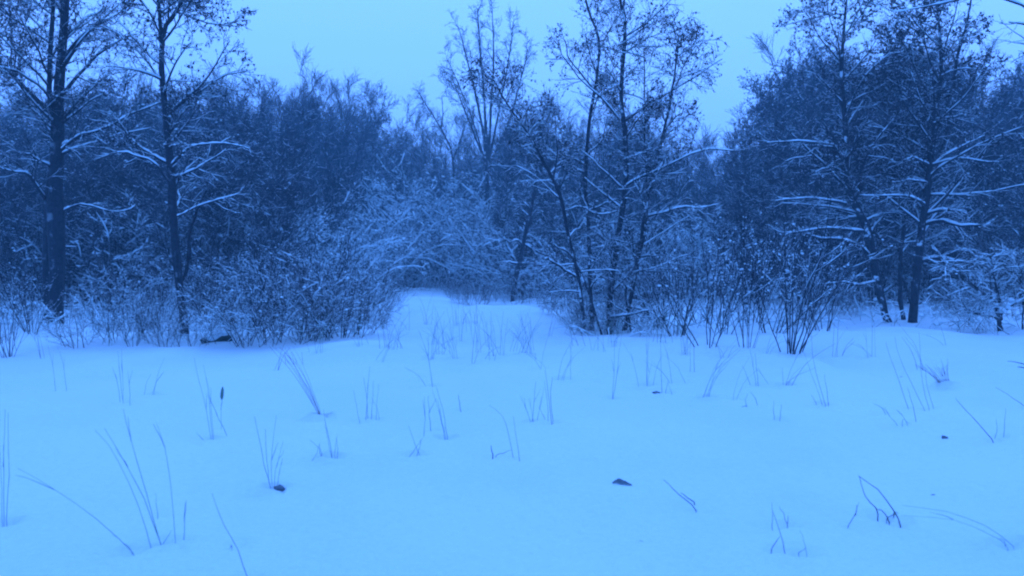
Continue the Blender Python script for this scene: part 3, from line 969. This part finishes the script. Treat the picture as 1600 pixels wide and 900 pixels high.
# single trees that stand out on the skyline
alder('fan_tree', 'tallest bare fan-shaped tree on the skyline beyond the clearing', 'tree', g(762, 440), 50.0,
      [[(760, 445, 14), (760, 260, 12), (752, 190, 8), (740, 130, 6), (727, 80, 4), (717, 42, 2)], [(762, 250, 10), (758, 160, 8), (752, 80, 5), (748, 12, 3)],
       [(763, 255, 9), (768, 160, 7), (772, 80, 5), (770, 15, 2)], [(764, 250, 8), (780, 170, 6), (795, 90, 4), (800, 35, 2)], [(762, 265, 7), (742, 215, 6), (722, 165, 4), (704, 120, 2)],
       [(764, 260, 7), (795, 190, 5), (815, 120, 4), (825, 75, 2)], [(758, 255, 6), (738, 190, 4), (714, 130, 3), (696, 92, 2)]],
      [], np.random.default_rng(20), auto=9, auto_L=(1.2, 3.0), leaf=0.0, twig_n=(6, 5, 1), limb_t=(0.3, 1.0), lumps=60, limb_ang=(27, 8), limb_up=0.03, taper=0.55, side=20, fat=1.8, thin=0.6)
put_d(K_bare, 508, 52, (.95, .95, (308 / F * 52 + 1.6) / K_bare.h[1]), 'round-topped bare tree on the skyline above the shadowed thicket', 'tree', None, 1)
put_d(K_leaf, 592, 60, (.8, .8, (268 / F * 60 + 1.6) / K_leaf.h[1]), 'narrow dark leafy tree alone on the skyline beyond the clearing', 'tree', None, 1)
alder('slanting_tree', 'thin bare tree slanting left in the skyline gap beyond the clearing', 'tree', g(712, 430), 52.0,
      [[(712, 440, 7), (708, 260, 6), (696, 215, 5), (680, 185, 4), (664, 160, 3), (652, 140, 2)], [(708, 250, 5), (720, 215, 4), (728, 190, 2)]],
      [[(703, 235, 4), (690, 218, 3), (672, 205, 2)], [(690, 200, 4), (692, 175, 3), (690, 150, 2)]],
      np.random.default_rng(19), auto=9, auto_L=(0.8, 1.8), leaf=0.0, twig_n=(6, 4, 1), limb_t=(0.5, 1.0), lumps=40, limb_ang=(38, 10), limb_up=0.02, fat=1.3, thin=0.6)

# ------------------------------------------------------------------ low brush on the wood floor (uncountable)
rng = np.random.default_rng(81)
n = 1800
yy = 16.5 + 34 * rng.random(n) ** 1.5
xx = (rng.random(n) * 2 - 1) * (0.64 * yy + 1)
pxx = xx / yy * F + CX
pyy = HOR + HCAM * F / yy
open_ = ((pxx > 585) & (pxx < 880) & (pyy > 452)) | ((pxx > 1010) & (pyy > 512)) | ((pxx > 560) & (pxx < 900) & (pyy > 480)) | (pyy > 540)
xx, yy = xx[~open_], yy[~open_]
zz = terrain(xx, yy)
m = len(xx)
p = np.zeros((m, 5, 3))
p[:, 0] = np.stack([xx, yy, zz - 0.05], -1)
d = rng.normal(size=(m, 3)) * 0.6
d[:, 2] = 1
ln = 0.25 + 0.75 * rng.random(m)
for k in range(1, 5):
    d += 0.25 * rng.normal(size=(m, 3))
    d[:, 2] -= 0.08 * k
    d /= np.linalg.norm(d, axis=1, keepdims=True)
    p[:, k] = p[:, k - 1] + d * (ln / 4)[:, None]
r = np.full((m, 5), 0.006) * np.linspace(1, .5, 5)[None]
p2, r2 = grow(p, r, 4, rng, t=(0.2, 1), ang=(48, 14), L=(0.15, 0.4), rr=0.8, rmin=0.004, P=3, wander=0.2)
v, q = merge([tubes(p, r, 3), tubes(p2, r2, 3)])
me = mesh_np('undergrowth', v, q)
me.materials.append(M['twig_red'])
ug = link(bpy.data.objects.new('undergrowth', me))
tag(ug, 'low dead brush poking through snow on the wood floor', 'undergrowth', kind='stuff')
sel = rng.random(len(p2)) < 0.5
v, q = merge([snow_on(p, r, rng, 1.3, 0.012, .8, 4), snow_on(p2[sel], r2[sel], rng, 1.3, 0.01, .8, 3)])
k = rng.integers(0, m, 1500)
cv, ct = clumps(p[k, 2] * 1.0, 0.03 + 0.07 * rng.random(1500) ** 2, rng)
part('snow_load', mesh_np('undergrowth_snow', np.vstack([v, cv]), q, ct + len(v)), 'snow', ug, 'stuff')


# ------------------------------------------------------------------ stalks, twigs and leaves in the open snow
def stalk_mesh(pts, r, loc, rng, k=5, nseg=9):
    q = smooth_path(pts, nseg)
    q[1:] += rng.normal(size=(nseg - 1, 3)) * 0.0022
    u = np.linspace(0, 1, nseg)
    v, f = tubes(q[None] - loc, (r * (1 - 0.65 * u))[None], k)
    return mesh_np('stalk', v, f)


def tuft(name, label, cat, stalks, rng, mat='straw', r=0.0035, group=None, head=None):
    """stalks: lists of photograph pixels from the foot (on the snow) to the tip"""
    base = None
    root = None
    for st in stalks:
        b = g(*st[0])
        D = b[1]
        if root is None:
            base = b
            root = empty(name, tuple(base))
            tag(root, label, cat, group)
        WELLS.append((b[0], b[1], 0.045 + 0.02 * rng.random(), 0.022 + 0.02 * rng.random()))
        dd = rng.normal() * 0.12
        m_ = len(st) - 1
        pts = [b + np.array([0, 0, -0.06]), b] + [P3(x, y, D + dd * (i + 1) / m_) for i, (x, y) in enumerate(st[1:])]
        if len(pts) == 3:
            pts.insert(2, pts[1] * 0.5 + pts[2] * 0.5 + np.array([rng.normal() * 0.012, 0, 0.012]))
        L = np.linalg.norm(pts[-1] - b)
        s = part('stalk', stalk_mesh(np.array(pts), r * (0.8 + 0.5 * rng.random()) * (0.6 + 0.25 * D / 8), base, rng), mat, root)
        if L > 0.25 and mat != 'stick' and rng.random() < 0.6:
            a = np.array(pts[-1]) * 0.6 + np.array(pts[1]) * 0.4 if len(pts) == 3 else np.array(pts[-2])
            tg = np.array(pts[-1]) - np.array(pts[1])
            e = a + tg / (np.linalg.norm(tg) + 1e-9) * 0.14 + np.array([rng.normal() * 0.035, rng.normal() * 0.03, 0.0])
            part('blade', stalk_mesh(np.array([a, (a + e) / 2 + np.array([0, 0, 0.008]), e]), r * 0.7, base, rng, 4, 5), mat, s)
        if head and st is stalks[head[0]]:
            tip = np.array(pts[-1])
            a = tip + (np.array(pts[-2]) - tip) / (np.linalg.norm(np.array(pts[-2]) - tip) + 1e-9) * head[1]
            u = np.linspace(0, 1, 7)[:, None]
            hp = a * (1 - u) + tip * u
            v, f = tubes(hp[None] - base, (head[2] * np.array([.3, .9, 1, 1, .9, .7, .15]))[None], 7)
            part('seed_head', mesh_np('seed_head', v, f), mat, s)
    return root


R = np.random.default_rng(91)
GT = 'grass_tuft'
tuft(GT, 'upright dry grass tuft cut off by the frame edge, nearest the lower corner', 'grass tuft', [[(6, 822), (5, 730), (8, 640)], [(10, 820), (14, 730), (12, 645)], [(4, 818), (2, 760), (-2, 690)]], R)
tuft('leaning_straw', 'long bent dry stem leaning over the snow beside the largest grass tuft', 'stem', [[(208, 864), (150, 810), (85, 765), (28, 733)], [(206, 862), (190, 845), (176, 835)]], R)
tuft(GT, 'largest dry grass tuft with long stalks leaning over the near snow', 'grass tuft',
     [[(237, 858), (215, 790), (185, 720), (150, 672)], [(252, 853), (225, 780), (200, 730), (164, 670)], [(250, 850), (228, 770), (205, 690), (193, 640)], [(273, 850), (268, 760), (258, 700), (243, 660)],
      [(255, 851), (262, 838), (269, 828)], [(287, 845), (288, 815), (289, 785)], [(246, 806), (244, 785), (243, 770)]], R)
tuft('dark_stalk', 'single dark stem rising from the lower frame edge', 'stem', [[(388, 905), (372, 860), (350, 820), (331, 772)], [(362, 852), (357, 862), (354, 872)]], R, 'stick')
tuft(GT, 'grass tuft beside the round curled leaf', 'grass tuft', [[(424, 768), (412, 720), (398, 650)], [(426, 768), (424, 720), (432, 650)], [(428, 766), (432, 730), (442, 690)], [(424, 767), (418, 730), (415, 670)], [(432, 764), (436, 742), (441, 716)]], R)
tuft('cattail_tuft', 'grass tuft with one dark cattail-like seed head', 'grass tuft',
     [[(346, 668), (345, 640), (348, 604)], [(330, 688), (322, 640), (303, 560)], [(332, 688), (326, 620), (318, 570)], [(333, 686), (329, 630), (322, 590)], [(355, 682), (340, 650), (325, 615)], [(318, 688), (312, 682), (308, 676)]], R, head=(0, 0.13, 0.016))
tuft(GT, 'thin grass tuft in the snow before the slender tree', 'grass tuft', [[(192, 630), (188, 590), (184, 550)], [(193, 630), (191, 580), (190, 545)], [(203, 632), (202, 600), (200, 580)], [(188, 628), (184, 600), (176, 575)]], R)
tuft('leaning_sheaf', 'dense reddish sheaf of grass leaning steeply over the snow', 'grass tuft',
     [[(502 + a, 655 + b), (480 + c, 610), (455 + e, 570), (430 + f, 542)] for a, b, c, e, f in ((0, 0, 0, 0, 0), (1, 0, 3, 5, 8), (-1, 0, -2, -2, -4), (2, 1, 6, 12, 20), (1, 0, 2, 4, 14), (0, 1, 5, 9, 6), (2, 0, 9, 18, 28), (-1, 0, -4, -8, -9))], R, 'straw_red', 0.003)
tuft(GT, 'grass tuft just below the leaning reddish sheaf', 'grass tuft', [[(520, 718), (515, 690), (508, 655)], [(523, 718), (524, 700), (526, 680)], [(518, 717), (512, 685), (505, 640)], [(527, 716), (527, 700), (525, 685)]], R)
tuft('broken_grass', 'small broken grass stems below the leaning sheaf', 'stem', [[(488, 720), (496, 705), (500, 692)], [(505, 718), (499, 700), (485, 688)], [(502, 718), (500, 706), (499, 694)]], R)
tuft(GT, 'bushy upright grass tuft right of the leaning sheaf', 'grass tuft', [[(575, 656), (574, 620), (578, 573)], [(580, 656), (582, 625), (584, 595)], [(588, 655), (589, 630), (592, 600)], [(562, 660), (558, 640), (553, 610)], [(571, 655), (574, 625), (568, 590)], [(592, 657), (590, 640), (580, 622)]], R)
tuft(GT, 'slanting grass tuft in the middle of the clearing', 'grass tuft', [[(697, 686), (688, 650), (675, 608)], [(699, 684), (694, 650), (682, 605)], [(695, 684), (690, 660), (684, 625)]], R)
tuft(GT, 'two thin straws beside the slanting grass tuft', 'grass tuft', [[(673, 672), (671, 645), (669, 618)], [(662, 682), (664, 650), (663, 620)]], R)
tuft('short_stalk', 'short dark stalk in the middle of the clearing', 'stem', [[(720, 641), (718, 628), (716, 617)]], R, 'stick', 0.005)
tuft('broken_grass', 'small twiggy broken grass left of the slanting tuft', 'stem', [[(655, 710), (648, 695), (638, 665)], [(640, 712), (650, 700), (660, 685)], [(652, 711), (656, 698), (658, 688)]], R)
tuft(GT, 'two tall dark stalks with a leaning straw, nearest of the clearing middle', 'grass tuft', [[(802, 714), (795, 680), (785, 650), (764, 632)], [(812, 718), (808, 690), (802, 652)], [(775, 712), (788, 707), (800, 703)]], R, 'stick', 0.003)
tuft('short_stalk', 'short thick stalk beside two tall dark stalks', 'stem', [[(770, 716), (769, 706), (767, 696)]], R, 'stick', 0.006)
tuft(GT, 'dark tall grass tuft leaning left, foremost of a close pair in the clearing', 'grass tuft', [[(830, 661), (822, 640), (813, 618)], [(832, 661), (834, 630), (838, 595)], [(834, 660), (830, 640), (826, 622)], [(838, 660), (843, 640), (850, 605)]], R)
tuft(GT, 'dark tall grass tuft standing upright, right one of a close pair in the clearing', 'grass tuft', [[(862, 662), (857, 620), (852, 578)], [(864, 660), (860, 620), (863, 590)], [(853, 658), (847, 645), (842, 635)], [(857, 659), (855, 625), (850, 596)]], R, 'stick', 0.0032)
tuft(GT, 'tall thin stalk pair in front of the multi-stemmed alder', 'grass tuft', [[(957, 623), (959, 580), (960, 535)], [(958, 623), (964, 585), (968, 545)]], R)
tuft(GT, 'single tall straw with two short bent blades, right of the thin stalk pair', 'grass tuft', [[(1034, 613), (1033, 570), (1033, 515)], [(1040, 614), (1042, 605), (1043, 597)], [(1050, 615), (1046, 605), (1043, 598)]], R)
tuft(GT, 'grass tuft before the foremost vase-shaped shrub', 'grass tuft', [[(1181, 602), (1177, 575), (1172, 545)], [(1185, 602), (1182, 575), (1180, 552)], [(1172, 600), (1166, 585), (1160, 570)], [(1200, 600), (1190, 585), (1180, 575)]], R)
tuft('broken_grass', 'small sprig of broken grass below the foremost shrubs', 'stem', [[(1166, 635), (1165, 625), (1168, 615)], [(1184, 635), (1180, 622), (1172, 612)], [(1160, 636), (1170, 634), (1180, 634)]], R)
tuft('short_stalk', 'pair of short vertical straws below the foremost shrubs', 'stem', [[(1210, 653), (1209, 640), (1209, 627)], [(1219, 656), (1220, 644), (1221, 631)]], R, 'stick', 0.003)
tuft(GT, 'tall dark grass tuft below the densest shrub', 'grass tuft', [[(1290, 634), (1280, 600), (1270, 555), (1266, 505)], [(1285, 633), (1272, 595), (1256, 550)], [(1294, 633), (1292, 610), (1288, 585)], [(1276, 632), (1271, 622), (1267, 616)]], R, 'stick', 0.0032)
tuft(GT, 'widely spread tall dark stalks beside the reddish grass clump', 'grass tuft',
     [[(1419, 638), (1406, 600), (1392, 560), (1384, 535)], [(1444, 641), (1425, 600), (1408, 565), (1398, 525)], [(1452, 640), (1440, 590), (1436, 520)], [(1458, 636), (1448, 600), (1446, 575)], [(1431, 658), (1425, 630), (1418, 606)], [(1409, 588), (1403, 592), (1397, 597)]], R, 'stick', 0.003)
rs = [[(1478 + i * 1.2, 606), (1466 + i * 2, 592 - abs(i)), (1450 + i * 4.0, 572 + 3 * math.sin(i * 1.7))] for i in range(-5, 8)]
tuft('reddish_grass_clump', 'dense reddish fan-shaped grass clump in the snow below the leafy alders', 'grass tuft', rs + [[(1480, 604), (1476, 585), (1470, 560)], [(1484, 603), (1480, 580), (1481, 560)]], R, 'straw_red', 0.0035)
tuft('broken_grass', 'flattened grass blades left of the spread dark stalks', 'stem', [[(1402, 664), (1390, 650), (1382, 636)], [(1410, 665), (1412, 655), (1420, 662)], [(1384, 646), (1376, 636), (1364, 630)], [(1418, 664), (1412, 652), (1402, 642)]], R)
tuft('slanting_stick', 'straight dark stick slanting from the snow near the frame edge', 'stick', [[(1551, 689), (1525, 658), (1493, 622)]], R, 'stick', 0.007)
tuft(GT, 'thin single straw right of the slanting stick', 'grass tuft', [[(1568, 684), (1570, 660), (1572, 638)], [(1555, 682), (1558, 670), (1556, 655)]], R)
tuft('slanting_stick', 'pale slanting stem cut by the frame edge above the dark stick', 'stick', [[(1604, 638), (1580, 620), (1556, 605)]], R, 'stick', 0.005)
tuft('bent_twig', 'large dark twig bent into a sharp peak over near snow', 'twig', [[(1408, 822), (1396, 796), (1372, 766), (1341, 743)], [(1372, 812), (1369, 794), (1352, 775), (1342, 744)], [(1389, 814), (1380, 800), (1369, 795)], [(1396, 806), (1399, 800), (1404, 802)], [(1386, 810), (1392, 806), (1402, 803)]], R, 'stick', 0.0055)
tuft('small_twig', 'small forked twig left of the peaked twig', 'twig', [[(1325, 822), (1336, 805), (1342, 785)], [(1337, 804), (1339, 796), (1338, 788)]], R, 'stick', 0.0035)
tuft('arched_straw', 'two pale straws arching low over near snow at the corner', 'straw', [[(1583, 854), (1540, 822), (1480, 800), (1410, 790)], [(1572, 850), (1545, 835), (1490, 812), (1412, 806)], [(1570, 846), (1558, 838), (1554, 830)]], R, 'straw', 0.0026)
tuft('crossed_twigs', 'two crossing thin twigs standing in near snow', 'twig', [[(1227, 862), (1220, 838), (1208, 800)], [(1205, 860), (1212, 848), (1219, 838)]], R, 'stick', 0.004)
tuft('upright_twig', 'thin straight twig standing just above the crossing twigs', 'twig', [[(1207, 826), (1207, 805), (1206, 785)]], R, 'stick', 0.0035)
tuft('short_twig', 'short slanting twig right of the crossing twigs', 'twig', [[(1231, 822), (1225, 806), (1218, 791)], [(1230, 820), (1231, 812), (1231, 806)]], R, 'stick', 0.0035)
tuft('small_twig', 'bent little twig right of the crossing twigs', 'twig', [[(1261, 867), (1257, 850), (1250, 828)], [(1248, 864), (1254, 860), (1259, 857)]], R, 'straw', 0.003)
tuft('fallen_twig', 'twig lying diagonally on near snow with a short side shoot', 'twig', [[(1088, 797), (1070, 780), (1052, 764), (1037, 749)], [(1084, 786), (1074, 778), (1064, 770)]], R, 'stick', 0.005)
tuft('fallen_twig', 'dark twig scrap at the frame edge above the pale slanting stem', 'twig', [[(1606, 572), (1590, 566), (1574, 564)], [(1604, 577), (1596, 574), (1590, 573)]], R, 'stick', 0.008)

# sparse tufts of the middle distance
SG = 'faint grass tufts across the middle of the clearing'
rt = np.random.default_rng(95)
spots = []
for i in range(30):
    y_ = 535 + 95 * rt.random() ** 1.4
    x_ = 20 + 1560 * rt.random()
    spots.append((x_, y_))
for i in range(28):
    spots.append((600 + 310 * rt.random(), 500 + 65 * rt.random()))
for i in range(11):
    spots.append((860 + 220 * rt.random(), 515 + 50 * rt.random()))
for i, (x_, y_) in enumerate(spots):
    sc = 90 / (y_ - 400) * 0 + (y_ - 400) / 160
    st = []
    lean = rt.normal() * 16
    for j in range(int(rt.integers(2, 6))):
        bx = x_ + rt.normal() * 6 * sc
        h = (20 + 55 * rt.random()) * sc
        ln_ = (lean + rt.normal() * 13) * sc
        st.append([(bx, y_), (bx + ln_ * 0.35, y_ - h * 0.55), (bx + ln_, y_ - h)])
    tuft(GT, 'sparse faint grass tuft', 'grass tuft', st, rt, 'straw' if rt.random() < .75 else 'stick', 0.0028, SG)


def curled_leaf(name, label, px, py, s, rz, rng, curl=0.9):
    b = g(px, py)
    root_v, quads = [], []
    nu, nv = 9, 6
    for i in range(nu):
        u = i / (nu - 1)
        w = math.sin(math.pi * min(max(u, 0.04), 0.97)) ** 0.7 * 0.42
        for j in range(nv):
            t = j / (nv - 1) * 2 - 1
            a = t * curl * 1.4
            x = (u - 0.5) * 1.3
            y_ = math.sin(a) * w / max(curl, .3)
            z = (1 - math.cos(a)) * w / max(curl, .3) + 0.10 * math.sin(u * 5) + 0.04 * rng.normal() + 0.25 * curl * (u - 0.4) ** 2
            root_v.append((x * s, y_ * s, z * s * (0.55 if curl < 1.5 else 1.0)))
    for i in range(nu - 1):
        for j in range(nv - 1):
            a = i * nv + j
            quads.append((a, a + 1, a + nv + 1, a + nv))
    me = mesh_np(name, np.array(root_v), np.array(quads))
    me.materials.append(M['litter'])
    o = bpy.data.objects.new(name, me)
    mod = o.modifiers.new('thickness', 'SOLIDIFY')
    mod.thickness = 0.002
    o.location = (b[0], b[1], b[2] - 0.004)
    WELLS.append((b[0], b[1], s * 0.6, s * 0.22))
    o.rotation_euler = (0.25 * rng.normal(), 0.2 * rng.normal(), rz)
    link(o)
    return tag(o, label, 'leaf')


curled_leaf('dead_leaf', 'dark withered leaf lying flat on open near snow', 972, 756, 0.11, 0.15, R)
curled_leaf('dead_leaf', 'round curled dead leaf at the foot of a grass tuft', 438, 771, 0.09, 1.2, R, 1.6).location.z += 0.022
curled_leaf('dead_leaf', 'small dark leaf scrap left of the slanting stick', 1476, 684, 0.07, 0.6, R, 1.2)
curled_leaf('dead_leaf', 'tiny dark leaf before the multi-stemmed alder', 1025, 614, 0.09, 0.2, R, 1.2)
curled_leaf('dead_leaf', 'leaf scrap half sunk in bare near snow', 1000, 846, 0.045, 0.1, R, 0.6).location.z -= 0.012
curled_leaf('dead_leaf', 'tiny leaf fleck above the arching straws', 1458, 773, 0.03, 0.5, R, 1.0)

# ------------------------------------------------------------------ hollows in the snow where something sticks out of it
gz = GZ.copy()
for wx, wy, wr, wd in WELLS:
    i0, i1 = np.searchsorted(xs, (wx - 4 * wr, wx + 4 * wr))
    j0, j1 = np.searchsorted(ys, (wy - 4 * wr, wy + 4 * wr))
    if i1 > i0 and j1 > j0:
        d_ = np.hypot(GX[j0:j1, i0:i1] - wx, GY[j0:j1, i0:i1] - wy) / wr
        gz[j0:j1, i0:i1] += wd * (0.35 * np.exp(-(d_ - 2.0) ** 2 * 2.0) - np.exp(-d_ * d_ * 0.8))
gme.vertices.foreach_set('co', np.ascontiguousarray(np.stack([GX, GY, gz], -1).reshape(-1), dtype=np.float32))
gme.update()

# ------------------------------------------------------------------ short fallen log under the thicket
lb = g(338, 534)
u = np.linspace(-1, 1, 13)
lp = np.stack([u * 0.26, 0.10 * u, 0.03 + 0.03 * np.sin(u * 4)], -1)
lr = 0.075 * (1 - np.abs(u) ** 6) ** 0.6 * (1 + 0.12 * np.sin(u * 9)) + 0.001
log = empty('fallen_log', tuple(lb), 0.1)
tag(log, 'short dark fallen log lying in the shadowed thicket', 'log')
v, q = tubes(lp[None], lr[None], 12)
part('trunk', mesh_np('log_trunk', v, q), 'stick', log)
v, q = snow_on(lp[None, 2:-2], lr[None, 2:-2], R, 1.05, 0.03, 1.0, 8)
part('snow_cover', mesh_np('log_snow', v, q), 'snow', log)

# ------------------------------------------------------------------ cold evening air
hz = bpy.data.meshes.new('haze')
x0, x1, y0, y1, z0, z1 = -420, 420, -70, 1520, -3.0, 24.0
hv = [(x, y, z) for x in (x0, x1) for y in (y0, y1) for z in (z0, z1)]
hz.from_pydata(hv, [], [(0, 1, 3, 2), (4, 6, 7, 5), (0, 4, 5, 1), (2, 3, 7, 6), (0, 2, 6, 4), (1, 5, 7, 3)])
hm = bpy.data.materials.new('cold_haze')
hm.use_nodes = True
hn, hl = hm.node_tree.nodes, hm.node_tree.links
hn.clear()
ho = hn.new('ShaderNodeOutputMaterial')
hp = hn.new('ShaderNodeVolumePrincipled')
hp.inputs['Color'].default_value = (0.42, 0.80, 1.0, 1)
hp.inputs['Density'].default_value = 0.0042
hl.new(hp.outputs[0], ho.inputs['Volume'])
hz.materials.append(hm)
haze = link(bpy.data.objects.new('haze', hz))
tag(haze, 'thin cold evening haze between the trees', None, kind='stuff')

# ------------------------------------------------------------------ say which one of its look-alikes each thing is
LM_WOOD = ((88, 'the twin-trunked tree'), (268, 'the slender tree'), (508, 'the round-topped tree'), (592, 'the narrow skyline tree'), (700, 'the slanting skyline tree'), (764, 'the fan-shaped tree'), (822, 'the leaning sapling'),
           (955, 'the multi-stemmed alder'), (1105, 'the wide shrub'), (1166, 'the thin upright shrub'), (1236, 'the densest shrub'), (1345, 'the slanting alder'), (1440, 'the straight alder'), (1562, 'the forked shrub'))
LM_SNOW = ((192, 'the slender tree tuft'), (335, 'the cattail tuft'), (470, 'the leaning reddish sheaf'), (578, 'the bushy tuft'), (690, 'the slanting tuft'), (845, 'the dark tuft pair'),
           (960, 'the thin stalk pair'), (1034, 'the single tall straw'), (1180, 'the tuft before the shrubs'), (1282, 'the tall dark tuft'), (1430, 'the spread dark stalks'), (1475, 'the reddish clump'), (1570, 'the frame edge straw'))
bins = {}
for o in list(scene.objects):
    if o.parent is None and o.get('group') and o.get('label') and o['group'] != BG:
        x, y = o.location.x, o.location.y
        px = CX + F * x / y
        lx, nm = min(LM_SNOW if 'grass' in o['label'] else LM_WOOD, key=lambda t: abs(t[0] - px))
        dx = px - lx
        rel = ('in line with' if abs(dx) < 9 else 'just %s of' if abs(dx) < 30 else '%s of' if abs(dx) < 65 else 'well %s of') if True else ''
        rel = rel % ('left' if dx < 0 else 'right') if '%s' in rel else rel
        bins.setdefault((o['label'], rel + ' ' + nm), []).append((y, o))
for (base, rel), lst in bins.items():
    lst.sort(key=lambda t: t[0])
    k = len(lst)
    words = {1: [''], 2: ['nearer ', 'farther '], 3: ['nearer ', 'middle ', 'farthest ']}.get(k, ['nearest ', 'second nearest ', 'third nearest '] + ['fourth nearest ', 'fifth nearest ', 'sixth nearest ', 'seventh nearest ', 'eighth nearest '][:k - 4] + ['farthest '])
    for (y, o), w in zip(lst, words):
        o['label'] = w + base + ' ' + rel
